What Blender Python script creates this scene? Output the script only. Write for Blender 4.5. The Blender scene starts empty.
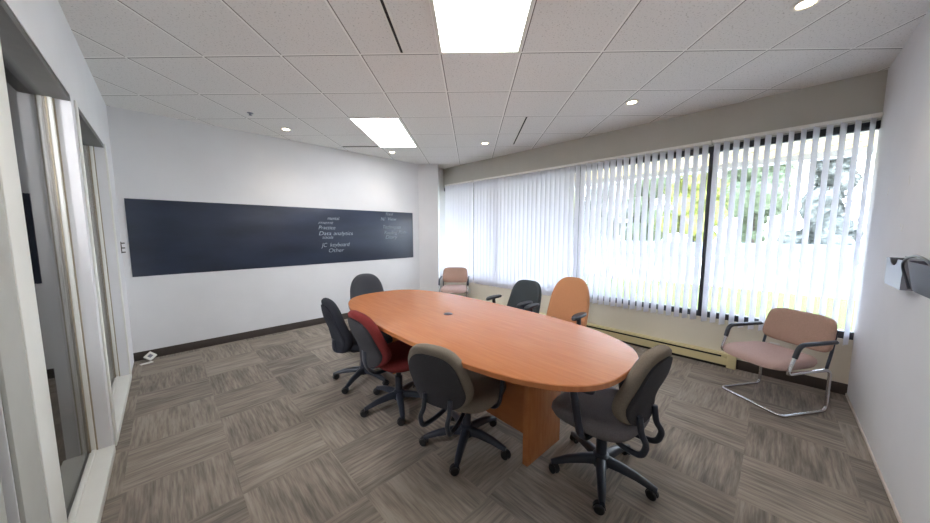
import bpy, bmesh, math, random
from mathutils import Vector, Matrix
random.seed(7)
scene = bpy.context.scene
COL = scene.collection
PI = math.pi

# ------------------------------------------------------------------ helpers
def link(o, parent=None):
    COL.objects.link(o)
    if parent is not None:
        o.parent = parent
    return o

def obj(name, bm, mat, parent=None, smooth=True, loc=None, rotz=None, angle=40):
    me = bpy.data.meshes.new(name)
    bmesh.ops.recalc_face_normals(bm, faces=bm.faces)
    bm.to_mesh(me); bm.free()
    mats = mat if isinstance(mat, (list, tuple)) else [mat]
    for m in mats:
        me.materials.append(m)
    if smooth:
        me.shade_smooth()
        me.set_sharp_from_angle(angle=math.radians(angle))
    o = bpy.data.objects.new(name, me)
    if loc is not None: o.location = loc
    if rotz is not None: o.rotation_euler = (0, 0, rotz)
    return link(o, parent)

def tag(o, label=None, cat=None, group=None, kind=None):
    if label: o['label'] = label
    if cat: o['category'] = cat
    if group: o['group'] = group
    if kind: o['kind'] = kind
    return o

def struct(name, bm, mat, parent=None, smooth=False, angle=40):
    o = obj(name, bm, mat, parent, smooth, angle=angle)
    if parent is None: o['kind'] = 'structure'
    return o

def thing(name, label, cat, loc=(0, 0, 0), rotz=0.0, group=None):
    o = bpy.data.objects.new(name, None)
    o.empty_display_size = 0.1
    o.location = loc; o.rotation_euler = (0, 0, rotz)
    link(o)
    return tag(o, label, cat, group)

def box(bm, x0, x1, y0, y1, z0, z1, bevel=0.0, segs=2, mi=0):
    vs = [bm.verts.new((x, y, z)) for x in (x0, x1) for y in (y0, y1) for z in (z0, z1)]
    quads = [(0, 1, 3, 2), (4, 6, 7, 5), (0, 4, 5, 1), (2, 3, 7, 6), (0, 2, 6, 4), (1, 5, 7, 3)]
    fs = [bm.faces.new([vs[i] for i in q]) for q in quads]
    for f in fs: f.material_index = mi
    if bevel > 0:
        es = list({e for f in fs for e in f.edges})
        r = bmesh.ops.bevel(bm, geom=es, offset=bevel, segments=segs, profile=0.5, affect='EDGES')
        for f in r['faces']: f.material_index = mi
    return vs

def obox(bm, M, sx, sy, sz, bevel=0.0, segs=2):
    b2 = bmesh.new()
    box(b2, -sx/2, sx/2, -sy/2, sy/2, -sz/2, sz/2, bevel, segs)
    b2.transform(M)
    join(bm, b2)

def join(bm, b2):
    me = bpy.data.meshes.new('tmp'); b2.to_mesh(me); b2.free()
    bm.from_mesh(me); bpy.data.meshes.remove(me)

def loft(bm, rings, cap=True, closed=True):
    rs = [[bm.verts.new(p) for p in r] for r in rings]
    n = len(rs[0])
    for a, b in zip(rs[:-1], rs[1:]):
        for i in range(n if closed else n-1):
            j = (i+1) % n
            bm.faces.new((a[i], a[j], b[j], b[i]))
    if cap and closed:
        bm.faces.new(list(reversed(rs[0]))); bm.faces.new(rs[-1])
    return rs

def cyl(bm, p0, p1, r0, r1=None, n=20):
    tube(bm, [p0, p1], r0 if r1 is None else [r0, r1], n)

def rounded(pts, rad=0.03, seg=5):
    """polyline with rounded corners"""
    P = [Vector(p) for p in pts]; out = [P[0]]
    for a, b, c in zip(P[:-2], P[1:-1], P[2:]):
        u = (a-b); v = (c-b)
        r = min(rad, u.length*0.48, v.length*0.48)
        p = b+u.normalized()*r; q = b+v.normalized()*r
        for k in range(seg+1):
            t = k/seg
            out.append(p*(1-t)**2 + b*2*t*(1-t) + q*t*t)
    out.append(P[-1]); return out

def tube(bm, pts, r, n=12, flat=None, up=None):
    """sweep a circle (or ellipse r x flat) along a polyline"""
    P = [Vector(p) for p in pts]
    rr = r if isinstance(r, (list, tuple)) else [r]*len(P)
    T = []
    for i in range(len(P)):
        a = P[max(i-1, 0)]; b = P[min(i+1, len(P)-1)]
        T.append((b-a).normalized())
    ref = Vector(up) if up else (Vector((0, 0, 1)) if abs(T[0].z) < 0.9 else Vector((1, 0, 0)))
    N = (ref - T[0]*ref.dot(T[0])).normalized()
    rings = []
    for i, (p, t) in enumerate(zip(P, T)):
        N = (N - t*N.dot(t)).normalized(); B = t.cross(N)
        a = rr[i]; b = a if flat is None else flat
        rings.append([p + N*(a*math.cos(2*PI*k/n)) + B*(b*math.sin(2*PI*k/n)) for k in range(n)])
    loft(bm, rings)

def lathe(bm, prof, n=24, M=None):
    rings = [[Vector((r*math.cos(2*PI*k/n), r*math.sin(2*PI*k/n), z)) for k in range(n)] for r, z in prof]
    if M is not None: rings = [[M @ p for p in r] for r in rings]
    loft(bm, rings)

def sup(a, b, n, k, N):
    t = 2*PI*k/N
    c, s = math.cos(t), math.sin(t)
    return (a*math.copysign(abs(c)**(2/n), c), b*math.copysign(abs(s)**(2/n), s))

# ------------------------------------------------------------------ materials
def lin(c):
    return tuple((v/12.92 if v <= 0.04045 else ((v+0.055)/1.055)**2.4) for v in (x/255 for x in c))

def mat(name, rgb, rough=0.6, metal=0.0, spec=0.5, coat=0.0, noise=0.0, nscale=60.0, bump=0.0, bscale=300.0, stretch=(1, 1, 1)):
    m = bpy.data.materials.new(name); m.use_nodes = True
    nt = m.node_tree; b = nt.nodes['Principled BSDF']
    c = lin(rgb)
    b.inputs['Base Color'].default_value = (*c, 1)
    b.inputs['Roughness'].default_value = rough
    b.inputs['Metallic'].default_value = metal
    b.inputs['Specular IOR Level'].default_value = spec
    b.inputs['Coat Weight'].default_value = coat
    tc = nt.nodes.new('ShaderNodeTexCoord')
    if noise > 0:
        mp = nt.nodes.new('ShaderNodeMapping'); mp.inputs['Scale'].default_value = stretch
        nt.links.new(tc.outputs['Object'], mp.inputs[0])
        tx = nt.nodes.new('ShaderNodeTexNoise'); tx.inputs['Scale'].default_value = nscale; tx.inputs['Detail'].default_value = 4
        nt.links.new(mp.outputs[0], tx.inputs[0])
        rp = nt.nodes.new('ShaderNodeValToRGB')
        rp.color_ramp.elements[0].position = 0.3; rp.color_ramp.elements[1].position = 0.7
        rp.color_ramp.elements[0].color = (*[max(0, v*(1-noise)) for v in c], 1)
        rp.color_ramp.elements[1].color = (*[min(1, v*(1+noise)) for v in c], 1)
        nt.links.new(tx.outputs['Fac'], rp.inputs[0]); nt.links.new(rp.outputs[0], b.inputs['Base Color'])
    if bump > 0:
        t2 = nt.nodes.new('ShaderNodeTexNoise'); t2.inputs['Scale'].default_value = bscale; t2.inputs['Detail'].default_value = 2
        nt.links.new(tc.outputs['Object'], t2.inputs[0])
        bp = nt.nodes.new('ShaderNodeBump'); bp.inputs['Strength'].default_value = bump; bp.inputs['Distance'].default_value = 0.004
        nt.links.new(t2.outputs['Fac'], bp.inputs['Height']); nt.links.new(bp.outputs[0], b.inputs['Normal'])
    return m

def emit(name, rgb, strength):
    m = bpy.data.materials.new(name); m.use_nodes = True
    nt = m.node_tree; b = nt.nodes['Principled BSDF']
    b.inputs['Base Color'].default_value = (*lin(rgb), 1)
    b.inputs['Emission Color'].default_value = (*lin(rgb), 1)
    b.inputs['Emission Strength'].default_value = strength
    return m

def N(nt, t, **kw):
    n = nt.nodes.new(t)
    for k, v in kw.items(): setattr(n, k, v)
    return n

def math_n(nt, op, a, b=None, c=None):
    n = nt.nodes.new('ShaderNodeMath'); n.operation = op
    for i, v in enumerate((a, b, c)):
        if v is None: continue
        if isinstance(v, (int, float)): n.inputs[i].default_value = v
        else: nt.links.new(v, n.inputs[i])
    return n.outputs[0]

def glass_mat(name, tint=(0.96, 0.96, 0.97), base=0.04):
    m = bpy.data.materials.new(name); m.use_nodes = True
    nt = m.node_tree
    for n in list(nt.nodes): nt.nodes.remove(n)
    out = N(nt, 'ShaderNodeOutputMaterial'); mix = N(nt, 'ShaderNodeMixShader')
    tr = N(nt, 'ShaderNodeBsdfTransparent'); tr.inputs[0].default_value = (*tint, 1)
    gl = N(nt, 'ShaderNodeBsdfGlossy'); gl.inputs['Roughness'].default_value = 0.03
    fr = N(nt, 'ShaderNodeFresnel'); fr.inputs['IOR'].default_value = 1.45
    nt.links.new(fr.outputs[0], mix.inputs[0]); nt.links.new(tr.outputs[0], mix.inputs[1]); nt.links.new(gl.outputs[0], mix.inputs[2])
    nt.links.new(mix.outputs[0], out.inputs[0])
    return m

A_CAM = math.radians(44.5)
A_GRID = math.radians(45.7)
CEIL = 2.69
def rt(r, t):
    return (r*math.cos(A_CAM)+t*math.sin(A_CAM), -r*math.sin(A_CAM)+t*math.cos(A_CAM))
G0 = rt(-0.183, 2.318)
GR = (math.cos(A_GRID), -math.sin(A_GRID)); GT = (math.sin(A_GRID), math.cos(A_GRID))
SR, ST = 0.577, 0.603
def grid(i, j):
    return (G0[0]+i*SR*GR[0]+j*ST*GT[0], G0[1]+i*SR*GR[1]+j*ST*GT[1])

def ceiling_mat():
    m = bpy.data.materials.new('acoustic tile ceiling'); m.use_nodes = True
    nt = m.node_tree; b = nt.nodes['Principled BSDF']; b.inputs['Roughness'].default_value = 0.9
    b.inputs['Specular IOR Level'].default_value = 0.15
    tc = N(nt, 'ShaderNodeTexCoord')
    def axis(v, org, sp):
        d = N(nt, 'ShaderNodeVectorMath', operation='DOT_PRODUCT')
        nt.links.new(tc.outputs['Object'], d.inputs[0]); d.inputs[1].default_value = (v[0], v[1], 0)
        s = math_n(nt, 'SUBTRACT', d.outputs['Value'], org[0]*v[0]+org[1]*v[1])
        s = math_n(nt, 'DIVIDE', s, sp)
        f = math_n(nt, 'FRACT', math_n(nt, 'ADD', s, 100.5))
        sd = math_n(nt, 'MULTIPLY', math_n(nt, 'SUBTRACT', f, 0.5), sp)   # signed distance to the nearest line
        return sd
    sr = axis(GR, G0, SR); stt = axis(GT, G0, ST)
    def band(s, lo, hi):
        return math_n(nt, 'MULTIPLY', math_n(nt, 'GREATER_THAN', s, lo), math_n(nt, 'LESS_THAN', s, hi))
    bar = math_n(nt, 'MAXIMUM', band(sr, -0.007, 0.007), band(stt, -0.007, 0.007))
    gap = math_n(nt, 'MAXIMUM', band(sr, 0.007, 0.014), band(stt, 0.007, 0.014))
    gap = math_n(nt, 'MULTIPLY', gap, math_n(nt, 'SUBTRACT', 1.0, bar))
    tx = N(nt, 'ShaderNodeTexNoise'); tx.inputs['Scale'].default_value = 90; tx.inputs['Detail'].default_value = 5
    nt.links.new(tc.outputs['Object'], tx.inputs[0])
    rp = N(nt, 'ShaderNodeValToRGB')
    rp.color_ramp.elements[0].position = 0.30; rp.color_ramp.elements[1].position = 0.42
    rp.color_ramp.elements[0].color = (0.52, 0.51, 0.49, 1); rp.color_ramp.elements[1].color = (0.80, 0.79, 0.775, 1)
    nt.links.new(tx.outputs['Fac'], rp.inputs[0])
    m1 = N(nt, 'ShaderNodeMix', data_type='RGBA'); m1.inputs[7].default_value = (0.20, 0.19, 0.18, 1)
    nt.links.new(gap, m1.inputs[0]); nt.links.new(rp.outputs[0], m1.inputs[6])
    m2 = N(nt, 'ShaderNodeMix', data_type='RGBA'); m2.inputs[7].default_value = (0.92, 0.91, 0.89, 1)
    nt.links.new(bar, m2.inputs[0]); nt.links.new(m1.outputs[2], m2.inputs[6])
    nt.links.new(m2.outputs[2], b.inputs['Base Color'])
    return m

def carpet_mat():
    m = bpy.data.materials.new('carpet tiles'); m.use_nodes = True
    nt = m.node_tree; b = nt.nodes['Principled BSDF']; b.inputs['Roughness'].default_value = 0.95
    b.inputs['Specular IOR Level'].default_value = 0.12
    tc = N(nt, 'ShaderNodeTexCoord'); sep = N(nt, 'ShaderNodeSeparateXYZ')
    nt.links.new(tc.outputs['Object'], sep.inputs[0])
    S = 0.47
    tx = math_n(nt, 'DIVIDE', math_n(nt, 'SUBTRACT', sep.outputs[0], 0.21), S)
    ty = math_n(nt, 'DIVIDE', math_n(nt, 'SUBTRACT', sep.outputs[1], 1.93), S)
    ix = math_n(nt, 'FLOOR', tx); iy = math_n(nt, 'FLOOR', ty)
    par = math_n(nt, 'FLOORED_MODULO', math_n(nt, 'ADD', ix, iy), 2.0)
    # stripe coordinates: along / across the pile lines of this tile
    def pick(a, c):
        mx = N(nt, 'ShaderNodeMix', data_type='FLOAT')
        nt.links.new(par, mx.inputs[0]); nt.links.new(a, mx.inputs[2]); nt.links.new(c, mx.inputs[3])
        return mx.outputs[0]
    along = pick(sep.outputs[0], sep.outputs[1]); across = pick(sep.outputs[1], sep.outputs[0])
    idx = N(nt, 'ShaderNodeCombineXYZ'); nt.links.new(ix, idx.inputs[0]); nt.links.new(iy, idx.inputs[1])
    wn = N(nt, 'ShaderNodeTexWhiteNoise'); nt.links.new(idx.outputs[0], wn.inputs[0])
    def streak(ka, kc, detail, off):
        cv = N(nt, 'ShaderNodeCombineXYZ')
        nt.links.new(math_n(nt, 'MULTIPLY', along, ka), cv.inputs[0])
        nt.links.new(math_n(nt, 'MULTIPLY', across, kc), cv.inputs[1])
        nt.links.new(math_n(nt, 'ADD', math_n(nt, 'MULTIPLY', wn.outputs['Value'], 37.0), off), cv.inputs[2])
        t = N(nt, 'ShaderNodeTexNoise'); t.inputs['Scale'].default_value = 1.0; t.inputs['Detail'].default_value = detail
        nt.links.new(cv.outputs[0], t.inputs[0]); return t.outputs['Fac']
    s1 = streak(5.0, 60.0, 2.0, 0.0); s2 = streak(14.0, 190.0, 1.0, 5.0); s3 = streak(2.0, 9.0, 2.0, 9.0)
    fine = N(nt, 'ShaderNodeTexNoise'); fine.inputs['Scale'].default_value = 420; nt.links.new(tc.outputs['Object'], fine.inputs[0])
    v = math_n(nt, 'ADD', math_n(nt, 'MULTIPLY', s1, 0.46), math_n(nt, 'MULTIPLY', s2, 0.18))
    v = math_n(nt, 'ADD', v, math_n(nt, 'MULTIPLY', s3, 0.36))
    v = math_n(nt, 'ADD', v, math_n(nt, 'MULTIPLY', math_n(nt, 'SUBTRACT', wn.outputs['Value'], 0.5), 0.09))
    v = math_n(nt, 'ADD', v, math_n(nt, 'MULTIPLY', math_n(nt, 'SUBTRACT', fine.outputs['Fac'], 0.5), 0.12))
    rp = N(nt, 'ShaderNodeValToRGB'); cr = rp.color_ramp
    cr.elements[0].position = 0.34; cr.elements[0].color = (*lin((108, 101, 95)), 1)
    cr.elements[1].position = 0.64; cr.elements[1].color = (*lin((158, 149, 138)), 1)
    e = cr.elements.new(0.44); e.color = (*lin((126, 118, 110)), 1)
    e = cr.elements.new(0.52); e.color = (*lin((142, 132, 122)), 1)
    nt.links.new(v, rp.inputs[0]); nt.links.new(rp.outputs[0], b.inputs['Base Color'])
    bp = N(nt, 'ShaderNodeBump'); bp.inputs['Strength'].default_value = 0.35; bp.inputs['Distance'].default_value = 0.004
    nt.links.new(s2, bp.inputs['Height']); nt.links.new(bp.outputs[0], b.inputs['Normal'])
    return m

def wood_mat():
    m = bpy.data.materials.new('cherry laminate'); m.use_nodes = True
    nt = m.node_tree; b = nt.nodes['Principled BSDF']; b.inputs['Roughness'].default_value = 0.22
    b.inputs['Specular IOR Level'].default_value = 0.5
    tc = N(nt, 'ShaderNodeTexCoord'); mp = N(nt, 'ShaderNodeMapping'); mp.inputs['Scale'].default_value = (22, 1.5, 3)
    nt.links.new(tc.outputs['Object'], mp.inputs[0])
    t1 = N(nt, 'ShaderNodeTexNoise'); t1.inputs['Scale'].default_value = 2.2; t1.inputs['Detail'].default_value = 6; t1.inputs['Distortion'].default_value = 0.4
    nt.links.new(mp.outputs[0], t1.inputs[0])
    rp = N(nt, 'ShaderNodeValToRGB')
    rp.color_ramp.elements[0].position = 0.3; rp.color_ramp.elements[0].color = (*lin((176, 108, 64)), 1)
    rp.color_ramp.elements[1].position = 0.72; rp.color_ramp.elements[1].color = (*lin((190, 122, 75)), 1)
    nt.links.new(t1.outputs['Fac'], rp.inputs[0]); nt.links.new(rp.outputs[0], b.inputs['Base Color'])
    return m

def slat_mat():
    m = bpy.data.materials.new('white vinyl slat'); m.use_nodes = True
    nt = m.node_tree; b = nt.nodes['Principled BSDF']
    out = nt.nodes['Material Output']
    b.inputs['Base Color'].default_value = (0.88, 0.88, 0.89, 1); b.inputs['Roughness'].default_value = 0.5
    tl = N(nt, 'ShaderNodeBsdfTranslucent'); tl.inputs[0].default_value = (0.93, 0.93, 0.99, 1)
    mx = N(nt, 'ShaderNodeMixShader'); mx.inputs[0].default_value = 0.55
    nt.links.new(b.outputs[0], mx.inputs[1]); nt.links.new(tl.outputs[0], mx.inputs[2]); nt.links.new(mx.outputs[0], out.inputs[0])
    return m

M = {}
M['ceil'] = ceiling_mat()
M['carpet'] = carpet_mat()
M['wood'] = wood_mat()
M['slat'] = slat_mat()
M['wall'] = mat('white wall paint', (222, 222, 224), 0.85, noise=0.02, nscale=3, bump=0.05, bscale=400, spec=0.2)
M['wall_w'] = mat('window wall paint with warm light', (226, 220, 204), 0.85, noise=0.02, nscale=3, bump=0.05, bscale=400, spec=0.2)  # same paint as the other walls, warm light tinted into its colour
M['wall_h'] = mat('header paint with backlit shade', (186, 184, 176), 0.85, noise=0.03, nscale=3, bump=0.05, bscale=400, spec=0.2)  # wall paint darkened to carry the shade of the backlit header
M['trim'] = mat('white painted frame', (228, 228, 222), 0.45, noise=0.02, nscale=8)
M['base'] = mat('dark vinyl cove base', (66, 58, 54), 0.55, noise=0.06, nscale=20)
M['base_lt'] = mat('pale wall edging', (206, 196, 186), 0.6, noise=0.05, nscale=20)
M['alu'] = mat('dark anodised aluminium', (52, 54, 60), 0.4, metal=0.3, noise=0.05, nscale=20)
M['groove'] = mat('dark glazing gasket', (164, 154, 134), 0.7, noise=0.08, nscale=30)
M['grey_d'] = mat('dark grey head strip', (90, 90, 88), 0.5, noise=0.05, nscale=20)
M['frame_g'] = mat('grey painted door frame', (176, 176, 170), 0.5, noise=0.03, nscale=10)
M['glass'] = glass_mat('window glass')
M['board'] = mat('slate blackboard paint', (50, 58, 76), 0.34, noise=0.22, nscale=1.6, stretch=(1, 1, 3), spec=0.45)
M['chalk'] = mat('white chalk', (176, 188, 196), 0.95, noise=0.25, nscale=180)
M['heater'] = mat('cream enamel heater', (214, 202, 158), 0.45, noise=0.03, nscale=10)
M['dark'] = mat('dark slot', (28, 25, 22), 0.8, noise=0.1, nscale=40)
M['black'] = mat('black nylon plastic', (40, 46, 58), 0.38, noise=0.08, nscale=60, bump=0.08, bscale=700)
M['rubber'] = mat('black caster rubber', (24, 25, 28), 0.5, noise=0.1, nscale=50)
M['chrome'] = mat('chrome tube', (205, 205, 208), 0.16, metal=1.0, noise=0.03, nscale=30)
M['f_grey'] = mat('grey brown woven fabric', (124, 115, 104), 0.95, noise=0.16, nscale=260, bump=0.4, bscale=500, spec=0.15)
M['f_shell'] = mat('charcoal woven fabric', (62, 62, 66), 0.95, noise=0.16, nscale=260, bump=0.4, bscale=500, spec=0.15)
M['f_seat'] = mat('blue grey woven fabric', (108, 105, 108), 0.95, noise=0.16, nscale=260, bump=0.4, bscale=500, spec=0.15)
M['f_red'] = mat('burgundy woven fabric', (118, 48, 48), 0.95, noise=0.18, nscale=260, bump=0.4, bscale=500, spec=0.15)
M['f_black'] = mat('black woven fabric', (44, 46, 54), 0.9, noise=0.16, nscale=260, bump=0.4, bscale=500, spec=0.2)
M['f_navy'] = mat('slate grey vinyl', (52, 54, 62), 0.55, noise=0.1, nscale=200, bump=0.2, bscale=400, spec=0.4)
M['f_dgrey'] = mat('dark grey green fabric', (66, 72, 76), 0.9, noise=0.14, nscale=260, bump=0.4, bscale=500, spec=0.2)
M['f_orange'] = mat('burnt orange fabric', (190, 136, 100), 0.95, noise=0.16, nscale=260, bump=0.4, bscale=500, spec=0.15)
M['f_tan'] = mat('dusty tan woven fabric', (178, 148, 134), 0.95, noise=0.16, nscale=220, bump=0.4, bscale=500, spec=0.15)
M['f_mauve'] = mat('mauve tan woven fabric', (186, 160, 154), 0.95, noise=0.14, nscale=220, bump=0.4, bscale=500, spec=0.15)
M['white'] = mat('white plastic', (232, 230, 224), 0.4, noise=0.02, nscale=20)
M['greyp'] = mat('grey plastic', (126, 128, 138), 0.35, noise=0.04, nscale=20)
M['mesh'] = mat('dark slate plastic', (72, 74, 88), 0.6, noise=0.12, nscale=200)
M['lamp'] = emit('fluorescent diffuser', (255, 253, 246), 6.5)
M['lamp_w'] = emit('cool fluorescent diffuser', (252, 253, 255), 5.5)
M['spot'] = emit('halogen lamp face', (255, 236, 205), 9.0)
M['soffit'] = mat('cream soffit panel', (212, 188, 142), 0.8, noise=0.06, nscale=6)
M['pave'] = mat('pale concrete paving', (205, 203, 198), 0.9, noise=0.06, nscale=1.2)
M['lawn'] = mat('mown grass', (62, 78, 14), 0.95, noise=0.35, nscale=30)
M['conc'] = mat('pale concrete wall', (176, 182, 192), 0.9, noise=0.06, nscale=2)
M['conc_d'] = mat('weathered concrete wall', (112, 122, 138), 0.9, noise=0.08, nscale=2)
M['bark'] = mat('grey bark', (92, 80, 72), 0.95, noise=0.3, nscale=12)
M['sun_block'] = mat('grey block slab', (110, 108, 104), 0.9, noise=0.1, nscale=4)
def leaf(name, rgb): return mat(name, rgb, 0.7, noise=0.4, nscale=5)
M['leaf_a'] = leaf('deep green leaves', (112, 124, 98))
M['leaf_b'] = leaf('yellow green leaves', (150, 156, 84))
M['leaf_c'] = leaf('grey green leaves', (126, 130, 126))

# ------------------------------------------------------------------ room shell
XL, XW, YB, YR = -0.33, 4.15, 4.85, -0.525
XO = -0.46          # outer face of the glazed partition
bm = bmesh.new(); box(bm, -2.2, XW+0.12, YR-0.15, 5.5, -0.12, 0.0); struct('floor', bm, M['carpet'])
bm = bmesh.new(); box(bm, -2.2, XW+0.12, YR-0.15, 5.5, CEIL, CEIL+0.08); struct('ceiling', bm, M['ceil'])
bm = bmesh.new(); box(bm, -2.4, XW+0.3, YR-0.3, 5.7, CEIL+0.08, CEIL+0.35); struct('sun_block_slab', bm, M['sun_block'])  # last one: unseen slab added above the ceiling to block the sun
# chalkboard wall
bm = bmesh.new(); box(bm, XL-0.12, XW+0.1, YB, YB+0.15, 0, CEIL); struct('wall_back', bm, M['wall'])
bm = bmesh.new(); box(bm, XL-0.12, XW+0.1, YR-0.15, YR, 0, CEIL); wr = struct('wall_right', bm, M['wall'])
# square column turned 45 degrees in the far corner
bm = bmesh.new()
q = [rt(-1.25, 5.926), rt(-0.515, 5.926), rt(-0.515, 6.6), rt(-1.25, 6.6)]
q = [p for p in q]
loft(bm, [[Vector((p[0], p[1], z)) for p in q] for z in (0.0, CEIL)])
col = struct('wall_corner', bm, M['wall'])
# window wall: sill wall, header, end pieces
bm = bmesh.new()
WT = 0.10
box(bm, XW, XW+WT, YR, YB+0.3, 0, 0.49)
struct('wall_window', bm, M['wall_w'])
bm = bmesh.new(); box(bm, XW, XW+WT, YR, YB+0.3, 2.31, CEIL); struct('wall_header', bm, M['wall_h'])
# glazed partition on the left
bm = bmesh.new()
box(bm, XO, XL, YR, 0.45, 0, CEIL)
box(bm, XO, XL, 0.45, 1.37, 2.08, CEIL)
box(bm, XO, XL, 1.37, 1.70, 0, CEIL)
box(bm, XO, XL, 1.70, YB, 2.20, CEIL)
box(bm, XO, XL, 2.90, 3.03, 0, 2.20)
box(bm, XO, XL, 4.27, YB, 0, 2.20)
struct('wall_left', bm, M['wall'])
bm = bmesh.new(); box(bm, XL, XL+0.014, 1.55, 1.705, 0, 2.20, 0.003); struct('trim_1', bm, M['trim'], smooth=True)
bm = bmesh.new(); box(bm, XL, XL+0.010, 2.985, 3.035, 0.0, 2.20, 0.003); struct('trim_2', bm, M['trim'], smooth=True)
bm = bmesh.new(); box(bm, XL, XL+0.010, 4.27, 4.34, 0.0, 2.20, 0.003); struct('trim_3', bm, M['trim'], smooth=True)
bm = bmesh.new(); box(bm, XL, XL+0.010, 1.375, 1.552, 0, 2.15, 0.003); struct('trim_4', bm, M['frame_g'], smooth=True)
# two interior windows of the partition
def inner_window(name, y0, y1):
    bm = bmesh.new()
    xm = XO+0.035
    box(bm, XO, XL+0.012, y0, y1, 0.0, 0.055, 0.004)           # floor rail
    for yy in (y0, y1):                                        # glazing stops
        s = 1 if yy == y0 else -1
        for xx in (xm-0.030, xm+0.012):
            box(bm, xx, xx+0.018, min(yy, yy+s*0.018), max(yy, yy+s*0.018), 0.055, 2.20, 0.002)
    for xx in (xm-0.030, xm+0.012):
        box(bm, xx, xx+0.018, y0, y1, 0.055, 0.068, 0.002); box(bm, xx, xx+0.018, y0, y1, 2.18, 2.20, 0.002)
    r = struct(name, bm, M['trim'], smooth=True)
    bm = bmesh.new(); box(bm, xm-0.004, xm+0.004, y0, y1, 0.056, 2.198); obj('glass_pane', bm, M['glass'], r, False)
    bm = bmesh.new(); box(bm, XO+0.002, XL-0.002, y0, y1, 2.165, 2.1995, 0.002); obj('head_strip', bm, M['grey_d'], r)  # dark grey strip along the underside of the head
    bm = bmesh.new(); box(bm, XO+0.06, XO+0.072, y1-0.004, y1, 0.056, 2.165); obj('jamb_groove', bm, M['groove'], r, False)
    bm = bmesh.new()
    for yy in (y0, y1):
        s = 1 if yy == y0 else -1
        for xx in (xm-0.012, xm+0.005):
            box(bm, xx, xx+0.007, min(yy, yy+s*0.020), max(yy, yy+s*0.020), 0.058, 2.195)
    obj('gasket', bm, M['groove'], r, False)
    return r
inner_window('window_1', 1.705, 2.90)
inner_window('window_2', 3.035, 4.27)
# the door beside the camera (only its edge is near the frame)
bm = bmesh.new(); box(bm, XO+0.03, XL-0.012, 0.47, 1.355, 0.008, 2.06, 0.003)
d1 = struct('door_1', bm, M['frame_g'], smooth=True)
bm = bmesh.new(); lathe(bm, [(0.026, 0), (0.026, 0.008), (0.011, 0.012), (0.011, 0.05)], 16, Matrix.Translation((XL-0.012, 0.55, 1.0)) @ Matrix.Rotation(PI/2, 4, 'Y'))
tube(bm, rounded([(XL+0.035, 0.55, 1.0), (XL+0.035, 0.66, 1.0)]), 0.009)
obj('door_handle', bm, M['chrome'], d1)
# corridor behind the partition
bm = bmesh.new()
box(bm, -2.2, -2.05, YR-0.15, 5.5, 0, CEIL); box(bm, -2.05, XO, 5.35, 5.5, 0, CEIL); box(bm, -2.05, XO, YR-0.15, YR, 0, CEIL)
struct('wall_corridor', bm, M['wall'])
# baseboards
bm = bmesh.new(); box(bm, XL, 3.62, YB-0.010, YB, 0, 0.095, 0.002)
struct('baseboard_back', bm, M['base'], smooth=True)
bm = bmesh.new()
a = rt(-0.93, 5.916); b_ = rt(-0.515, 5.916)
loft(bm, [[Vector((p[0], p[1], z)) for p in (a, b_, rt(-0.515, 5.926), rt(-0.93, 5.926))] for z in (0, 0.095)])
struct('baseboard_corner', bm, M['base'])
bm = bmesh.new(); box(bm, XW-0.010, XW, YR, 0.20, 0, 0.10, 0.002); struct('baseboard_window', bm, M['base'], smooth=True)
bm = bmesh.new(); box(bm, XL, XW-0.010, YR, YR+0.008, 0, 0.022, 0.002); struct('baseboard_right', bm, M['base_lt'], smooth=True)

# ------------------------------------------------------------------ outer windows
bm = bmesh.new()
xg = XW+0.045
box(bm, XW+0.012, XW+0.075, YR, YB+0.25, 0.49, 0.555, 0.003)
box(bm, XW+0.012, XW+0.075, YR, YB+0.25, 2.245, 2.31, 0.003)
w3 = struct('window_3', bm, M['alu'], smooth=True)
mull = [-0.585, 0.535, 1.985, 3.435, 4.885]
for y in mull:
    bm = bmesh.new(); box(bm, XW+0.010, XW+0.085, y-0.021, y+0.021, 0.555, 2.245, 0.003); obj('mullion', bm, M['alu'], w3)
for y0, y1 in zip(mull[:-1], mull[1:]):
    bm = bmesh.new(); box(bm, xg-0.004, xg+0.004, y0+0.02, y1-0.02, 0.55, 2.25); obj('glass_pane', bm, M['glass'], w3, False)

# ------------------------------------------------------------------ vertical blinds
def slat_mesh():
    bm = bmesh.new()
    w, sag, th, n = 0.081, 0.0065, 0.0012, 8
    z0, z1 = 0.455, 2.325
    rings = []
    for z in (z0, z0+0.02, z1-0.02, z1):
        fr = [Vector((w*(k/n-0.5), sag*(1-(2*k/n-1)**2), z)) for k in range(n+1)]
        bk = [p+Vector((0, -th, 0)) for p in reversed(fr)]
        rings.append(fr+bk)
    loft(bm, rings)
    return bm
XS = 4.095
proto = None
TILT = math.radians(-28)
def blind(y0, y1, first, label):
    root = thing('vertical_blind', label, 'blind', (XS, (y0+y1)/2, 0))
    cy = (y0+y1)/2
    bm = bmesh.new()
    box(bm, -0.020, XW-XS-0.001, y0-cy-0.004, y1-cy+0.004, 2.322, 2.352, 0.003)
    obj('headrail', bm, M['white'], root)
    global proto
    n = int(round((y1-y0)/0.0765))
    for k in range(n):
        if proto is None:
            s = obj('slat', slat_mesh(), M['slat'], root, angle=60); proto = s
        else:
            s = proto.copy(); COL.objects.link(s); s.parent = root
        s.location = (random.uniform(-0.002, 0.002), y0+(k+0.5)*(y1-y0)/n-cy, random.uniform(-0.004, 0.004))
        s.rotation_euler = (0, 0, TILT+math.radians(random.uniform(-3.5, 3.5)))
    return root
blind(-0.515, 0.525, True, 'white vertical blind covering the window section beside the right wall')
blind(0.545, 3.925, False, 'long white vertical blind hanging in the middle of the window wall')
blind(3.965, 4.72, False, 'short white vertical blind at the far end near the corner column')

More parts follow.
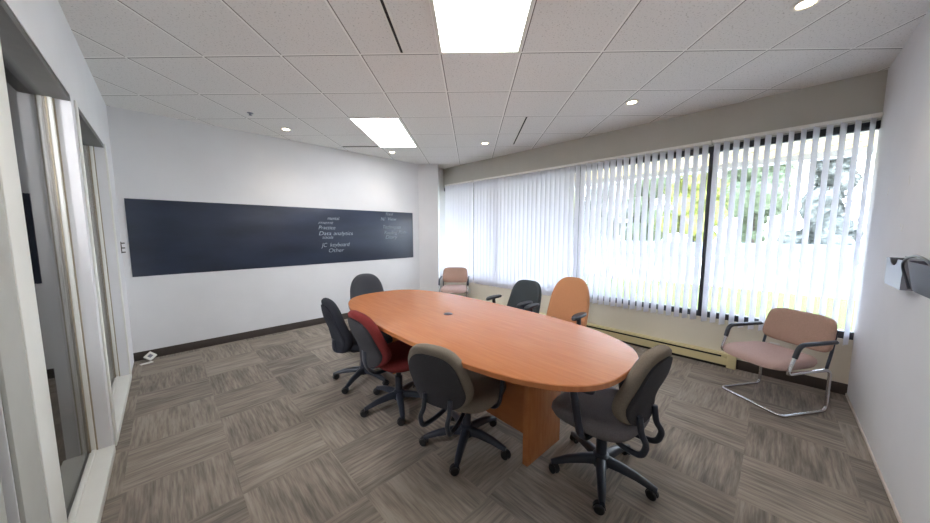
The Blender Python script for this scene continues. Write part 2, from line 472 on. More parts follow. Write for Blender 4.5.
# ------------------------------------------------------------------ chalkboard
bm = bmesh.new(); box(bm, -0.275, 3.373, YB-0.007, YB-0.001, 0.93, 1.77, 0.001)
board = obj('chalkboard', bm, M['board'], None)
tag(board, 'long dark slate chalkboard panel with faint chalk writing on the white wall', 'chalkboard')
def chalk(text, x, z, size, width):
    cu = bpy.data.curves.new('chalk_writing', 'FONT'); cu.body = text; cu.size = size; cu.shear = 0.25; cu.extrude = 0.0006
    cu.offset = -0.0010
    o = bpy.data.objects.new('tmp_text', cu); COL.objects.link(o)
    bpy.context.view_layer.update()
    dg = bpy.context.evaluated_depsgraph_get()
    me = bpy.data.meshes.new_from_object(o.evaluated_get(dg))
    bpy.data.objects.remove(o)
    xs = [v.co.x for v in me.vertices]; w0 = max(xs)-min(xs)
    me.transform(Matrix.Diagonal((width/w0, 1, 1, 1)))
    me.transform(Matrix.Rotation(PI/2, 4, 'X'))
    me.materials.clear(); me.materials.append(M['chalk'])
    c = bpy.data.objects.new('chalk_writing', me); link(c, board)
    c.location = (x, YB-0.0085, z)
for t, x, z, s, w in [
    ('Food', 2.80, 1.705, 0.075, 0.14), ('N/', 2.70, 1.61, 0.085, 0.09), ('View', 2.83, 1.615, 0.085, 0.17), ('Techniques', 2.73, 1.475, 0.085, 0.36),
    ('Reading', 2.76, 1.375, 0.085, 0.26), ('Plots', 3.05, 1.38, 0.085, 0.17), ('Diary', 2.78, 1.295, 0.085, 0.24),
    ('mental', 1.80, 1.60, 0.075, 0.18), ('ment', 1.66, 1.535, 0.07, 0.22), ('Practice', 1.66, 1.455, 0.08, 0.25),
    ('Data', 1.66, 1.365, 0.085, 0.18), ('analytics', 1.88, 1.365, 0.085, 0.31), ('tools', 1.71, 1.31, 0.07, 0.16), ('JC', 1.70, 1.185, 0.09, 0.09), ('keyboard', 1.82, 1.187, 0.09, 0.31), ('Other', 1.79, 1.10, 0.085, 0.24)]:
    chalk(t, x, z, s, w)

# ------------------------------------------------------------------ ceiling fittings
def quad_grid(bm, i0, i1, j0, j1, z0, z1, inset=0.0):
    di = inset/SR; dj = inset/ST
    c = [grid(i0+di, j0+dj), grid(i1-di, j0+dj), grid(i1-di, j1-dj), grid(i0+di, j1-dj)]
    loft(bm, [[Vector((p[0], p[1], z)) for p in c] for z in (z0, z1)])
def troffer(i0, i1, j0, j1, label, m):
    cx, cy = grid((i0+i1)/2, (j0+j1)/2)
    root = thing('ceiling_light', label, 'ceiling light', (cx, cy, CEIL), 0, None)
    def part(name, bmx, mm):
        bmx.transform(Matrix.Translation((-cx, -cy, -CEIL)))
        return obj(name, bmx, mm, root, False)
    bm = bmesh.new()
    w = 0.022
    for a in ((i0, i0+w/SR, j0, j1), (i1-w/SR, i1, j0, j1), (i0+w/SR, i1-w/SR, j0, j0+w/ST), (i0+w/SR, i1-w/SR, j1-w/ST, j1)):
        quad_grid(bm, *a, CEIL-0.008, CEIL-0.0005)
    part('frame', bm, M['trim'])
    bm = bmesh.new(); quad_grid(bm, i0, i1, j0, j1, CEIL-0.005, CEIL-0.001, 0.022)
    part('diffuser', bm, m)
troffer(0, 1, -2, 0, 'large bright ceiling light panel nearest the camera, at the top edge', M['lamp'])
troffer(-2, -1, 2, 4, 'smaller looking ceiling light panel farther away near the chalkboard wall', M['lamp_w'])
def downlight(r, t, label, lit=True):
    x, y = rt(r, t)
    root = thing('downlight', label, 'downlight', (x, y, CEIL), 0, None)
    bm = bmesh.new(); lathe(bm, [(0.040, -0.001), (0.040, -0.006), (0.050, -0.010), (0.062, -0.006), (0.064, -0.0008)], 28)
    obj('trim_ring', bm, M['white'], root)
    bm = bmesh.new(); lathe(bm, [(0.039, -0.0008), (0.039, -0.004), (0.02, -0.005)], 24); obj('lamp_face', bm, M['spot'], root)
    ld = bpy.data.lights.new('downlight_beam', 'SPOT'); ld.energy = 3.5; ld.spot_size = math.radians(110); ld.spot_blend = 0.6
    ld.color = (1, 0.86, 0.68); ld.shadow_soft_size = 0.03
    lo = bpy.data.objects.new('downlight_beam', ld); link(lo, root); lo.location = (0, 0, -0.02)
downlight(-2.226, 3.936, 'glowing round downlight close above the left part of the chalkboard')
downlight(-1.17, 5.038, 'round downlight beside the far ceiling light panel')
downlight(0.288, 4.539, 'round downlight between the far light panel and the window header')
downlight(1.644, 3.142, 'round downlight right of centre, close to the window header')
downlight(1.904, 1.835, 'large looking bright downlight at the top edge right of centre')
def slot(i, j0, j1, label, across=False):
    c = grid(i, (j0+j1)/2) if not across else grid((j0+j1)/2, i)
    ln = (j1-j0)*(ST if not across else SR)
    root_m = bmesh.new()
    ang = -A_GRID if across else PI/2-A_GRID
    w = 0.030 if not across else 0.06
    box(root_m, -ln/2, ln/2, -w/2, w/2, -0.004, -0.0006)
    o = obj('air_diffuser', root_m, M['dark'], None, False); o.location = (c[0], c[1], CEIL); o.rotation_euler = (0, 0, ang)
    tag(o, label, 'air vent')
    bm = bmesh.new()
    for s in (-1, 1): box(bm, -ln/2, ln/2, s*w/2-0.006, s*w/2+0.006, -0.006, -0.0006)
    obj('vent_edge', bm, M['trim'], o, False)
slot(-0.46, -1.9, -0.03, 'narrow black slot vent in the ceiling left of the nearest light panel')
slot(1.46, 2.05, 3.8, 'narrow black slot vent in the ceiling near the window header')
slot(4.0-0.09, -2.95, -2.02, 'dark slot vent at the end of the far light panel', across=True)
bm = bmesh.new(); sx, sy = rt(-2.48, 3.60) if False else (0, 0)
lathe(bm, [(0.03, 0.0), (0.03, -0.004), (0.012, -0.006), (0.010, -0.02), (0.016, -0.022), (0.016, -0.025)], 16)
x, y = rt(-2.31, 3.42)
o = obj('sprinkler_head', bm, M['greyp'], None); o.location = (x, y, CEIL)
tag(o, 'tiny sprinkler head in the ceiling tiles above the left chalkboard end', 'sprinkler')

# ------------------------------------------------------------------ heater, outlets, small wall things
bm = bmesh.new()
hx0, hx1 = XW-0.058, XW
prof = [(hx1-0.0005, 0.004), (hx0+0.012, 0.004), (hx0+0.012, 0.026), (hx0, 0.030), (hx0, 0.108), (hx0+0.02, 0.112), (hx0+0.02, 0.124), (hx0+0.004, 0.127), (hx0+0.010, 0.146), (hx1-0.0005, 0.150)]
loft(bm, [[Vector((x, y, z)) for x, z in prof] for y in (0.27, 4.0)])
heat = obj('baseboard_heater', bm, M['heater'], None, False)
tag(heat, 'long cream baseboard heater along the foot of the window wall', 'heater')
bm = bmesh.new(); box(bm, hx0-0.002, hx1-0.0005, 0.20, 0.27, 0.004, 0.152, 0.004); obj('end_cap', bm, M['heater'], heat)
bm = bmesh.new(); box(bm, hx0-0.001, hx0+0.021, 0.32, 4.0, 0.110, 0.1275); obj('top_slot', bm, M['dark'], heat, False)
bm = bmesh.new(); box(bm, hx0+0.002, hx0+0.013, 0.275, 4.0, 0.004, 0.0265); obj('bottom_slot', bm, M['dark'], heat, False)
def outlet(y, z, label):
    bm = bmesh.new(); box(bm, -0.006, 0, -0.034, 0.034, -0.055, 0.055, 0.002)
    o = obj('wall_outlet', bm, M['white'], None); o.location = (XW, y, z)
    tag(o, label, 'outlet')
    for dz in (-0.02, 0.02):
        bm = bmesh.new(); box(bm, -0.0075, -0.005, -0.016, 0.016, dz-0.013, dz+0.013, 0.003); obj('socket', bm, M['trim'], o)
outlet(-0.06, 0.295, 'white wall outlet behind the chair beside the right wall')
outlet(4.10, 0.285, 'white wall outlet beside the chair in the far corner')
# small dark three-pronged fitting in the left corner
bm = bmesh.new()
box(bm, 0, 0.006, -0.012, 0.012, -0.06, 0.06, 0.002)
for dz in (-0.05, -0.005, 0.045): box(bm, 0.004, 0.030, -0.006, 0.006, dz-0.006, dz+0.006, 0.002)
o = obj('wall_hook', bm, M['base'], None); o.location = (XL, 4.775, 1.255)
tag(o, 'small dark three-pronged wall hook in the corner left of the chalkboard', 'hook')
# white device leaning in the corner
root = thing('wall_plug', 'small white square plug box lying at the foot of the chalkboard wall', 'plug box', (-0.20, 4.72, 0), 0)
bm = bmesh.new(); Mx = Matrix.Translation((0, 0.03, 0.052)) @ Matrix.Rotation(math.radians(-38), 4, 'X') @ Matrix.Rotation(math.radians(45), 4, 'Y')
obox(bm, Mx, 0.078, 0.022, 0.078, 0.004); obj('body', bm, M['white'], root)
bm = bmesh.new(); obox(bm, Mx @ Matrix.Translation((0, -0.0115, 0)), 0.034, 0.003, 0.034, 0.001); obj('face_plate', bm, M['greyp'], root)
bm = bmesh.new(); obox(bm, Matrix.Translation((-0.03, -0.05, 0.006)) @ Matrix.Rotation(0.3, 4, 'Z'), 0.10, 0.035, 0.010, 0.003); obj('foot_tab', bm, M['white'], root)
# chipped paint on the right wall
for (x, z, w, h, a) in [(3.145, 1.718, 0.012, 0.055, 0.1), (3.156, 1.442, 0.010, 0.05, -0.5), (3.62, 1.70, 0.012, 0.06, -0.3), (3.20, 1.46, 0.012, 0.02, 0.2)]:
    bm = bmesh.new()
    pts = [(0, -h/2), (w/2, -h*0.2), (w*0.3, h*0.3), (0, h/2), (-w/2, h*0.1), (-w*0.3, -h*0.3)]
    loft(bm, [[Vector((p[0], yy, p[1])) for p in pts] for yy in (0, 0.0012)])
    o = obj('paint_chip', bm, M['white'], wr, False); o.location = (x, YR, z); o.rotation_euler = (0, a, 0)
# wall pockets on the right wall
root = thing('file_pocket', 'grey plastic file pocket with notched front on the right wall', 'file pocket', (2.83, YR, 1.122))
def plate(bm, pts, y0, y1): loft(bm, [[Vector((p[0], y, p[1])) for p in pts] for y in (y0, y1)])
bm = bmesh.new(); plate(bm, [(-0.16, 0), (0.16, 0), (0.17, 0.16), (-0.17, 0.16)], 0.0005, 0.004); obj('back_plate', bm, M['greyp'], root, False)
bm = bmesh.new()
notch = [(0.02+0.075*math.cos(t), 0.150-0.036*math.sin(t)) for t in [PI*k/10 for k in range(11)]]
plate(bm, [(-0.16, 0), (0.16, 0), (0.175, 0.150)] + notch + [(-0.175, 0.150)], 0.060, 0.064)
obj('front_panel', bm, M['greyp'], root, False)
bm = bmesh.new()
box(bm, -0.16, 0.16, 0.004, 0.061, 0, 0.004); box(bm, -0.164, -0.160, 0.001, 0.064, 0, 0.15); box(bm, 0.160, 0.164, 0.001, 0.064, 0, 0.15)
obj('side_panel', bm, M['greyp'], root, False)
root = thing('wall_basket', 'dark slate wall basket with black wire rim at the right picture edge', 'wall basket', (2.27, YR, 1.150))
W0, W1, D0, D1, HB = 0.185, 0.215, 0.075, 0.095, 0.135
def ring(w, d, z, n=5.0): return [Vector((p[0], 0.001+d/2+p[1], z)) for p in (sup(w, d/2, n, k, 32) for k in range(32))]
bm = bmesh.new()
rings = [ring(W0*0.97, D0*0.97, 0.0), ring(W0, D0, 0.004), ring((W0+W1)/2, (D0+D1)/2, HB/2), ring(W1, D1, HB)]
inn = [ring(W1-0.004, D1-0.006, HB-0.001), ring(W0-0.004, D0-0.006, 0.008)]
loft(bm, rings+inn); obj('body', bm, M['mesh'], root)
bm = bmesh.new()
tube(bm, rounded([(W0, D0, 0.004), (W1+0.003, D1+0.004, HB*0.85), (W1*0.7, D1+0.004, 0.150), (0, D1+0.004, 0.170), (-W1*0.7, D1+0.004, 0.150), (-W1-0.003, D1+0.004, HB*0.85), (-W0, D0, 0.004)], 0.07, 8), 0.0055, 8)
obj('wire_rim', bm, M['black'], root)
bm = bmesh.new(); plate(bm, [(-0.21, 0.0), (0.21, 0.0), (0.21, 0.195), (-0.21, 0.195)], 0.0005, 0.0025); obj('back_plate', bm, M['white'], root, False)

# ------------------------------------------------------------------ conference table
TX, TY, TROT = 1.635, 1.788, math.radians(-2.25)
table = thing('conference_table', 'large oval cherry laminate conference table in the middle of the room', 'table', (TX, TY, 0), TROT)
bm = bmesh.new()
def oval(s_in, z, N=96): return [Vector((*sup(0.577-s_in, 1.327-s_in, 2.9, k, N), z)) for k in range(N)]
loft(bm, [oval(0.006, 0.708), oval(0.0, 0.712), oval(0.0, 0.736), oval(0.004, 0.74)])
obj('tabletop', bm, M['wood'], table, angle=30)
for s, nm in ((-1, 'a'), (1, 'b')):
    bm = bmesh.new(); box(bm, -0.13, 0.235, s*0.815-0.019, s*0.815+0.019, 0.0, 0.708, 0.002); obj('panel_leg', bm, M['wood'], table)
bm = bmesh.new(); box(bm, -0.015, 0.015, -0.796, 0.796, 0.10, 0.708, 0.002); obj('modesty_panel', bm, M['wood'], table)
bm = bmesh.new(); lathe(bm, [(0.036, 0.7401), (0.036, 0.743), (0.030, 0.745), (0.012, 0.7445)], 28, Matrix.Translation((-0.002, 0.076, 0)))
obj('cable_grommet', bm, M['black'], table)

# ------------------------------------------------------------------ chairs
def seat_bm(w, d, t, zc, n=3.2, cy=0.0, dish=0.012, wf=0.022):
    bm = bmesh.new(); K = 56
    prof = [(0.55, -0.5), (0.86, -0.5), (0.955, -0.38), (1.0, -0.05), (0.985, 0.22), (0.93, 0.40), (0.82, 0.5), (0.6, 0.5), (0.3, 0.46)]
    rings = []
    for s, zz in prof:
        r = []
        for k in range(K):
            x, y = sup(w/2*s, d/2*s, n, k, K)
            wd = 1.0 + 0.06*(y/(d/2))           # a little wider at the front
            z = zc + zz*t - (wf*max(0, y/(d/2)-0.35)**2/0.42 if zz > -0.2 else 0) + dish*(abs(x)/(w/2))**2*0.6*(1 if zz > 0 else 0)
            r.append(Vector((x*wd, cy+y, z)))
        rings.append(r)
    loft(bm, rings); return bm

def back_pt(x, z, y, w, h, zc, lean, lumb, wrap, taper):
    u = (z-zc)/(h/2)
    x2 = x*(1+taper*u)
    yy = y - lean*(z-zc+h/2) + lumb*math.exp(-((u+0.45)/0.5)**2) - lumb*0.25*max(0, u)**2 + wrap*(abs(x2)/(w/2))**2
    return Vector((x2, yy, z))

def back_bm(w, h, t, zc, yc, n=2.8, lean=0.14, lumb=0.03, wrap=0.03, taper=-0.08, prof=None):
    bm = bmesh.new(); K = 56
    prof = prof or [(0.35, -0.5), (0.75, -0.5), (0.93, -0.46), (0.99, -0.2), (1.0, 0.1), (0.97, 0.36), (0.88, 0.5), (0.6, 0.56), (0.3, 0.58)]
    rings = []
    for s, yy in prof:
        rings.append([back_pt(p[0], zc+p[1], yc+yy*t, w, h, zc, lean, lumb, wrap, taper) for p in (sup(w/2*s, h/2*s, n, k, K) for k in range(K))])
    loft(bm, rings); return bm

def five_star(root, r=0.285, rot=0.0, mat_=None):
    mat_ = mat_ or M['black']
    bm = bmesh.new(); lathe(bm, [(0.02, 0.055), (0.046, 0.06), (0.050, 0.085), (0.044, 0.125), (0.030, 0.135)], 20); obj('base_hub', bm, mat_, root)
    bm = bmesh.new(); lathe(bm, [(0.030, 0.13), (0.030, 0.25), (0.026, 0.252), (0.020, 0.254), (0.020, 0.345)], 18); obj('gas_column', bm, mat_, root)
    for k in range(5):
        a = rot+2*PI*k/5
        bm = bmesh.new()
        P = [(0.03, 0, 0.100), (0.10, 0, 0.098), (0.19, 0, 0.086), (r-0.02, 0, 0.068), (r+0.012, 0, 0.060)]
        rings = []
        for i, (x, y, z) in enumerate(P):
            hw = [0.030, 0.026, 0.022, 0.019, 0.013][i]; hh = [0.024, 0.021, 0.017, 0.013, 0.010][i]
            rings.append([Vector((x, c*hw, z+s*hh)) for c, s in ((-1, -0.9), (-0.9, -1), (0.9, -1), (1, -0.9), (0.95, 0.3), (0.62, 0.9), (0, 1.05), (-0.62, 0.9), (-0.95, 0.3))])
        loft(bm, rings)
        leg = obj('base_leg', bm, mat_, root, angle=50); leg.rotation_euler = (0, 0, a)
        bm = bmesh.new()
        ca = random.uniform(0, 2*PI)
        Mc = Matrix.Translation((r, 0, 0.0)) @ Matrix.Rotation(ca, 4, 'Z')
        b2 = bmesh.new()
        for s in (-1, 1):
            lathe(b2, [(0.010, 0), (0.022, 0.0), (0.0255, 0.003), (0.0255, 0.013), (0.021, 0.017), (0.008, 0.017)], 20,
                  Matrix.Translation((0.012, s*0.007, 0.0255)) @ Matrix.Rotation(-s*PI/2, 4, 'X'))
        # hood over the twin wheels and its stem
        hood = []
        for t in range(9):
            th = math.radians(-20+t*25); 
            hood.append([Vector((0.012+rr*math.cos(th), y, 0.0255+rr*math.sin(th))) for rr, y in ((0.0275, -0.010), (0.0275, 0.010), (0.031, 0.010), (0.031, -0.010))])
        loft(b2, hood)
        cyl(b2, (0, 0, 0.045), (0, 0, 0.066), 0.007, n=10)
        b2.transform(Mc); join(bm, b2)
        obj('caster', bm, M['rubber'], leg)

def mechanism(root, sz):
    bm = bmesh.new(); box(bm, -0.075, 0.075, -0.11, 0.12, sz-0.045, sz, 0.012)
    tube(bm, [(0.06, 0.03, sz-0.03), (0.19, 0.03, sz-0.035)], 0.006, 8); box(bm, 0.17, 0.225, 0.015, 0.045, sz-0.043, sz-0.029, 0.005)
    obj('tilt_mechanism', bm, M['black'], root)

def arms(root, z, x, sz, style='post'):
    for s in (-1, 1):
        bm = bmesh.new()
        P = rounded([(s*0.07, -0.02, sz-0.02), (s*(x-0.015), -0.01, sz-0.03), (s*x, 0.0, sz+0.05), (s*(x+0.012), 0.035, z-0.02)], 0.05, 5)
        tube(bm, P, 0.013, 12, flat=0.028, up=(0, 0, 1))
        arm = obj('armrest', bm, M['black'], root)
        bm = bmesh.new(); K = 32
        rings = []
        for sc, zz in ((0.7, -0.016), (0.96, -0.012), (1.0, 0.0), (0.93, 0.010), (0.6, 0.013)):
            rings.append([Vector((s*(x+0.012)+p[0], 0.03+p[1], z+zz-0.012*(max(0, p[1])/0.12)**2)) for p in (sup(0.036*sc, 0.122*sc, 2.6, k, K) for k in range(K))])
        loft(bm, rings); obj('arm_pad', bm, M['black'], arm)

def loop_supports(root, yb, zb, sz, spread=0.085):
    for s in (-1, 1):
        bm = bmesh.new()
        P = rounded([(s*spread, yb-0.032, zb+0.07), (s*spread, yb-0.045, zb-0.02), (s*spread*1.05, yb-0.075, sz+0.03), (s*spread*1.05, yb-0.055, sz-0.045), (s*spread*0.9, yb+0.06, sz-0.055), (s*0.05, -0.07, sz-0.03)], 0.05, 6)
        tube(bm, P, 0.0125, 12, flat=0.016); obj('back_support', bm, M['black'], root)

def spine_support(root, yb, zb, sz):
    bm = bmesh.new()
    P = rounded([(0, yb-0.030, zb+0.12), (0, yb-0.030, zb+0.01), (0, yb+0.03, sz-0.030), (0, -0.06, sz-0.028)], 0.06, 6)
    tube(bm, P, 0.010, 12, flat=0.032, up=(0, 1, 0)); obj('back_support', bm, M['black'], root)

def office_chair(label, x, y, deg, base_rot, seat_m, back_m, shell_m, group=None, w=0.43, h=0.44, zc=0.645, yb=-0.25, sw=0.48, sd=0.46, has_arms=False, spine=False,
                 lean=0.16, lumb=0.035, wrap=0.035, taper=-0.10, n=2.9, bt=0.07, arm_z=0.625, arm_x=0.245, sz=0.35, scy=0.02):
    root = thing('office_chair', label, 'office chair', (x, y, 0), math.radians(deg-90), group)
    five_star(root, 0.275, math.radians(base_rot-(deg-90)))
    mechanism(root, sz)
    s = obj('seat', seat_bm(sw, sd, 0.085, sz+0.0445, cy=scy), seat_m, root, angle=70)
    bm = bmesh.new(); 
    rings = [[Vector((p[0], scy+p[1], z)) for p in (sup(sw/2*q, sd/2*q, 3.2, k, 40) for k in range(40))] for q, z in ((0.55, sz-0.004), (0.82, sz-0.004), (0.90, sz+0.010))]
    loft(bm, rings); obj('seat_pan', bm, M['black'], root)
    b = obj('backrest', back_bm(w, h, bt, zc, yb, n, lean, lumb, wrap, taper), back_m, root, angle=70)
    sp = [(0.35, -0.62), (0.78, -0.62), (0.865, -0.585), (0.87, -0.40)]
    obj('back_shell', back_bm(w, h, bt, zc-0.022, yb, n, lean, lumb, wrap, taper, prof=sp), shell_m, b, angle=70)
    zb = zc-h/2
    (spine_support if spine else loop_supports)(root, yb, zb, sz)
    if has_arms: arms(root, arm_z, arm_x, sz)
    return root

office_chair('grey brown office chair with black loop back supports, nearest the table\'s right end', 1.74, 0.632, 82, 203, M['f_seat'], M['f_grey'], M['f_shell'], has_arms=True, w=0.37, lean=0.15, wrap=0.02, h=0.42, zc=0.645, yb=-0.20)
office_chair('grey office chair in the middle of the table\'s near side, beside the burgundy chair', 1.365, 1.375, 17, 213, M['f_grey'], M['f_grey'], M['f_shell'], has_arms=True, yb=-0.315, zc=0.62, h=0.385, wrap=0.012, w=0.39, lean=0.20, scy=-0.01)
office_chair('burgundy fabric office chair with a dark back shell and no armrests', 1.29, 2.085, 0, 243, M['f_red'], M['f_red'], M['f_shell'], spine=True, lean=0.18, lumb=0.04, wrap=0.045, w=0.40, h=0.43, zc=0.635, sz=0.365, yb=-0.26, sd=0.50, scy=0.06)
office_chair('black fabric office chair behind the burgundy chair at the table\'s left side', 1.29, 2.71, -4, 212, M['f_black'], M['f_black'], M['f_black'], spine=True, h=0.50, zc=0.585, lean=0.12, lumb=0.045, w=0.40, wrap=0.025, yb=-0.24)
office_chair('slate grey office chair with rounded back at the table\'s far end by the chalkboard', 1.76, 3.36, -98, 100, M['f_navy'], M['f_navy'], M['black'], spine=True, h=0.50, zc=0.635, w=0.43, n=2.6, lean=0.12)
office_chair('dark grey armchair on casters at the table\'s window side, left of the orange one', 2.62, 1.965, 178, 20, M['f_dgrey'], M['f_dgrey'], M['black'], spine=True, has_arms=True, w=0.42, h=0.50, zc=0.615, n=3.8, taper=-0.12, arm_z=0.69, arm_x=0.20)
office_chair('burnt orange high-backed office chair with black arm pads at the table\'s window side', 2.62, 1.43, 180, 50, M['f_orange'], M['f_orange'], M['black'], spine=True, has_arms=True, w=0.42, h=0.60, zc=0.655, n=2.9, taper=-0.10, arm_z=0.675, arm_x=0.235, sw=0.48)

def guest_chair(label, x, y, deg, fm, sm):
    root = thing('guest_chair', label, 'guest chair', (x, y, 0), math.radians(deg-90))
    hw, R = 0.232, 0.0115
    # one bent chrome tube: floor sled, rear uprights, side rails, front rise to the arms
    bm = bmesh.new()
    side = lambda s: [(s*hw, 0.225, R), (s*hw, -0.215, R), (s*hw, -0.215, 0.345), (s*hw, 0.205, 0.350)]
    tube(bm, rounded(list(reversed(side(-1))) + side(1), 0.05, 6), R, 12)
    obj('sled_frame', bm, M['chrome'], root)
    for s in (-1, 1):
        bm = bmesh.new()
        tube(bm, rounded([(s*hw*1.02, -0.17, 0.352), (s*hw*1.06, 0.235, 0.352), (s*hw*1.10, 0.150, 0.575), (s*hw*1.10, -0.215, 0.575)], 0.045, 6), R, 12)
        ar = obj('arm_frame', bm, M['chrome'], root)
        bm = bmesh.new()
        tube(bm, rounded([(s*hw*1.085, 0.188, 0.478), (s*hw*1.10, 0.153, 0.578), (s*hw*1.10, -0.195, 0.578)], 0.05, 6), 0.0165, 12)
        obj('armrest', bm, M['black'], ar)
        bm = bmesh.new(); tube(bm, [(s*hw*0.96, -0.19, 0.35), (s*hw*0.96, -0.225, 0.49), (s*hw*0.94, -0.255, 0.62)], 0.010, 10)
        obj('back_post', bm, M['black'], root)
    obj('seat', seat_bm(0.455, 0.50, 0.075, 0.395, n=4.2, cy=0.055, wf=0.025), sm, root, angle=70)
    obj('backrest', back_bm(0.465, 0.285, 0.055, 0.605, -0.225, n=5.0, lean=0.18, lumb=0.008, wrap=0.025, taper=-0.04), fm, root, angle=70)
    return root
guest_chair('mauve tan guest chair with chrome sled frame beside the right wall', 3.585, -0.055, 146, M['f_tan'], M['f_mauve'])
guest_chair('tan guest chair with chrome frame in the far corner by the column', 3.70, 4.04, 223, M['f_tan'], M['f_mauve'])

# ------------------------------------------------------------------ outdoors
GZ = -0.15
bm = bmesh.new(); box(bm, XW+0.12, 60, -40, 70, GZ-0.2, GZ-0.05); struct('ground', bm, M['pave'])
bm = bmesh.new(); box(bm, 7.6, 11.3, -30, 60, GZ-0.05, GZ)
tag(obj('lawn', bm, M['lawn'], None, False), 'strip of bright green lawn outside below the window', 'lawn', kind='stuff')
bm = bmesh.new(); box(bm, XW+0.10, 5.75, YR-2.5, YB+3, 2.36, 2.55)
for k in range(60):
    y = YR-2.4+k*0.18
    p = [(XW+0.12, y), (XW+0.12, y+0.02), (5.6, y+0.52), (5.6, y+0.50)]
    loft(bm, [[Vector((q_[0], q_[1], z)) for q_ in p] for z in (2.352, 2.3605)])
can = struct('canopy', bm, M['soffit'])
bm = bmesh.new(); box(bm, 5.62, 5.80, YR-2.5, YB+3, 2.29, 2.62); obj('fascia', bm, M['conc'], can, False)
bm = bmesh.new(); box(bm, XW+0.0, XW+0.12, YR-2.5, YR-0.15, GZ, 2.8); box(bm, XW, XW+0.12, YB+0.3, YB+3, GZ, 2.8); struct('wall_outside', bm, M['conc'])
bm = bmesh.new(); box(bm, 24.0, 24.3, -14, 30, GZ-0.05, 0.75, 0.02)
tag(obj('boundary_wall', bm, M['conc_d'], None), 'low pale wall across the car park outside the window', 'wall')
root = thing('utility_box', 'pale utility box standing on the paving outside the right window section', 'utility box', (12.6, 1.25, GZ-0.05))
bm = bmesh.new(); box(bm, -0.25, 0.25, -0.35, 0.35, 0.06, 0.80, 0.02); obj('cabinet', bm, M['conc'], root)
bm = bmesh.new(); box(bm, -0.29, 0.29, -0.39, 0.39, 0.80, 0.86, 0.015); obj('lid', bm, M['greyp'], root)
bm = bmesh.new(); box(bm, -0.30, 0.30, -0.40, 0.40, 0.0, 0.06); obj('plinth', bm, M['pave'], root)

def foliage_bm(h, rad, seed, conic):
    rnd = random.Random(seed); bm = bmesh.new()
    blobs = []
    for k in range(18):
        t = rnd.random(); z = h*(0.14+0.80*t)
        rr = rad*((1.05-t) if conic else math.sin(PI*min(0.95, 0.2+0.75*t)))
        a = rnd.uniform(0, 2*PI); d = rr*rnd.uniform(0.1, 0.7)
        blobs.append((Vector((d*math.cos(a), d*math.sin(a), z)), rad*rnd.uniform(0.36, 0.55)))
    for c, br in blobs:
        b2 = bmesh.new(); bmesh.ops.create_icosphere(b2, subdivisions=2, radius=br*0.82)
        for v in b2.verts: v.co = v.co*rnd.uniform(0.82, 1.12) + c
        join(bm, b2)
        for q_ in range(240):
            v = Vector((rnd.gauss(0, 1), rnd.gauss(0, 1), rnd.gauss(0, 1))).normalized()*br*rnd.uniform(0.75, 1.15)
            p = c+v
            R = Matrix.Rotation(rnd.uniform(0, 6.28), 3, 'X') @ Matrix.Rotation(rnd.uniform(0, 6.28), 3, 'Z')
            s = rnd.uniform(0.13, 0.27)
            vs = [bm.verts.new(p+R @ Vector(e)) for e in ((-s, 0, 0), (0, -s*0.5, 0.02), (s, 0, 0), (0, s*0.5, 0.02))]
            bm.faces.new(vs)
    return bm
def tree(label, x, y, h, rad, m, seed, conic=False):
    root = thing('tree', label, 'tree', (x, y, GZ-0.05), 0, 'trees outside the window')
    rnd = random.Random(seed)
    bm = bmesh.new()
    tube(bm, [(0, 0, 0), (0.04, 0.02, h*0.3), (0.0, 0.05, h*0.6), (0.03, 0, h*0.9)], [0.16, 0.12, 0.08, 0.03], 10)
    for k in range(6):
        a = rnd.uniform(0, 6.28); z = h*rnd.uniform(0.3, 0.7)
        tube(bm, [(0, 0, z), (rad*0.35*math.cos(a), rad*0.35*math.sin(a), z+0.3*rad), (rad*0.7*math.cos(a), rad*0.7*math.sin(a), z+0.5*rad)], [0.06, 0.04, 0.015], 7)
    obj('trunk', bm, M['bark'], root)
    obj('foliage', foliage_bm(h, rad, seed, conic), m, root, False)
TREES = [
    ('dark grey green conifer outside seen through the rightmost blind slats', 27.5, -1.9, 6.4, 2.0, 'leaf_c', 1, True),
    ('grey green tree outside, second from the right wall', 32.0, 1.3, 8.2, 2.9, 'leaf_a', 2, False),
    ('yellow green tree outside just right of the dark mullion', 27.0, 4.2, 6.4, 2.3, 'leaf_b', 3, False),
    ('deep green tree outside just left of the dark mullion', 32.0, 8.4, 7.2, 2.7, 'leaf_a', 4, False),
    ('grey green tree outside behind the middle blind', 27.0, 10.8, 5.6, 2.4, 'leaf_c', 5, False),
    ('pale yellow tree outside behind the middle blind', 32.0, 16.6, 6.0, 2.6, 'leaf_b', 6, False),
    ('green tree outside behind the closed left part of the blind', 28.0, 20.0, 5.8, 2.5, 'leaf_a', 7, False),
    ('grey green tree outside behind the short far blind', 27.0, 25.5, 5.8, 2.5, 'leaf_c', 8, False),
    ('yellow green tree outside in the bare window strip beside the column', 21.0, 25.0, 5.4, 2.3, 'leaf_b', 9, False)]
for l, x, y, h, r, m, s, c in TREES: tree(l, x, y, h, r, M[m], s, c)

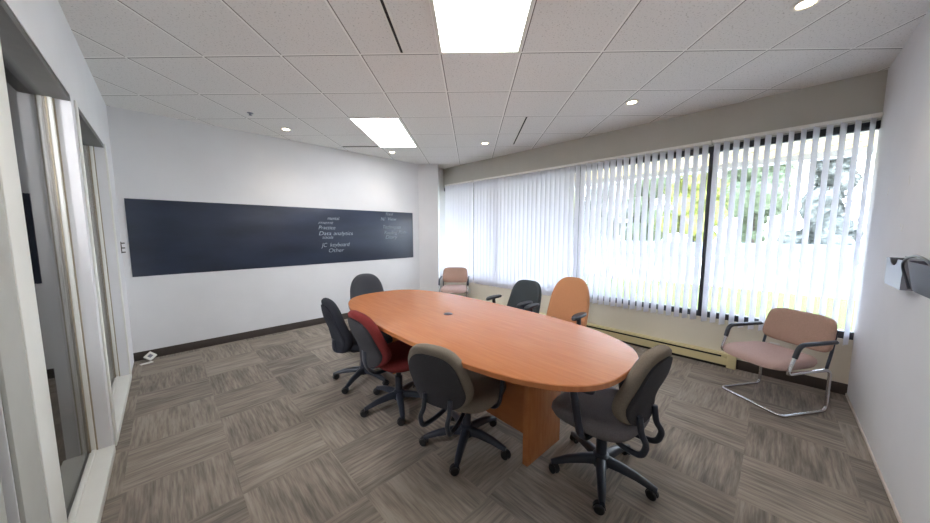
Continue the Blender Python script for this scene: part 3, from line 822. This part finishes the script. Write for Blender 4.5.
# ------------------------------------------------------------------ light
w = bpy.data.worlds.new('World'); scene.world = w; w.use_nodes = True
nt = w.node_tree; bg = nt.nodes['Background']
tc = N(nt, 'ShaderNodeTexCoord'); sp = N(nt, 'ShaderNodeSeparateXYZ'); nt.links.new(tc.outputs['Generated'], sp.inputs[0])
rp = N(nt, 'ShaderNodeValToRGB')
rp.color_ramp.elements[0].position = 0.0; rp.color_ramp.elements[0].color = (0.90, 0.96, 1.0, 1)
rp.color_ramp.elements[1].position = 0.8; rp.color_ramp.elements[1].color = (0.60, 0.79, 1.0, 1)
nt.links.new(sp.outputs[2], rp.inputs[0]); nt.links.new(rp.outputs[0], bg.inputs[0])
bg.inputs[1].default_value = 6.6
sun = bpy.data.lights.new('sun', 'SUN'); sun.energy = 5.0; sun.angle = math.radians(2); sun.color = (1, 0.96, 0.88)
so = bpy.data.objects.new('sun', sun); link(so); so.rotation_euler = Vector((-0.42, 0.18, -0.90)).to_track_quat('-Z', 'Y').to_euler()
al = bpy.data.lights.new('corridor_fill', 'POINT'); al.energy = 55; al.shadow_soft_size = 0.15  # added fill light with no fitting, brightens the view through the partition
ao = bpy.data.objects.new('corridor_fill', al); link(ao); ao.location = (-1.7, 2.0, 2.2)

# ------------------------------------------------------------------ camera
cam = bpy.data.cameras.new('camera'); co = bpy.data.objects.new('camera', cam); link(co)
cam.sensor_fit = 'HORIZONTAL'; cam.sensor_width = 36.0; cam.lens = 305.0/930*36; cam.clip_start = 0.02; cam.clip_end = 300
co.location = (0, 0, 1.42)
P = math.radians(5.6)
d = Vector((math.sin(A_CAM)*math.cos(P), math.cos(A_CAM)*math.cos(P), -math.sin(P)))
co.rotation_euler = d.to_track_quat('-Z', 'Y').to_euler()
scene.camera = co
vs = scene.view_settings
scene.display_settings.display_device = 'sRGB'
vs.view_transform = 'Standard'; vs.look = 'None'; vs.gamma = 1.0; vs.exposure = 1.15; vs.use_curve_mapping = False
scene.cycles.use_denoising = True
scene.cycles.max_bounces = 10; scene.cycles.diffuse_bounces = 6; scene.cycles.transparent_max_bounces = 24
scene.cycles.sample_clamp_indirect = 8.0
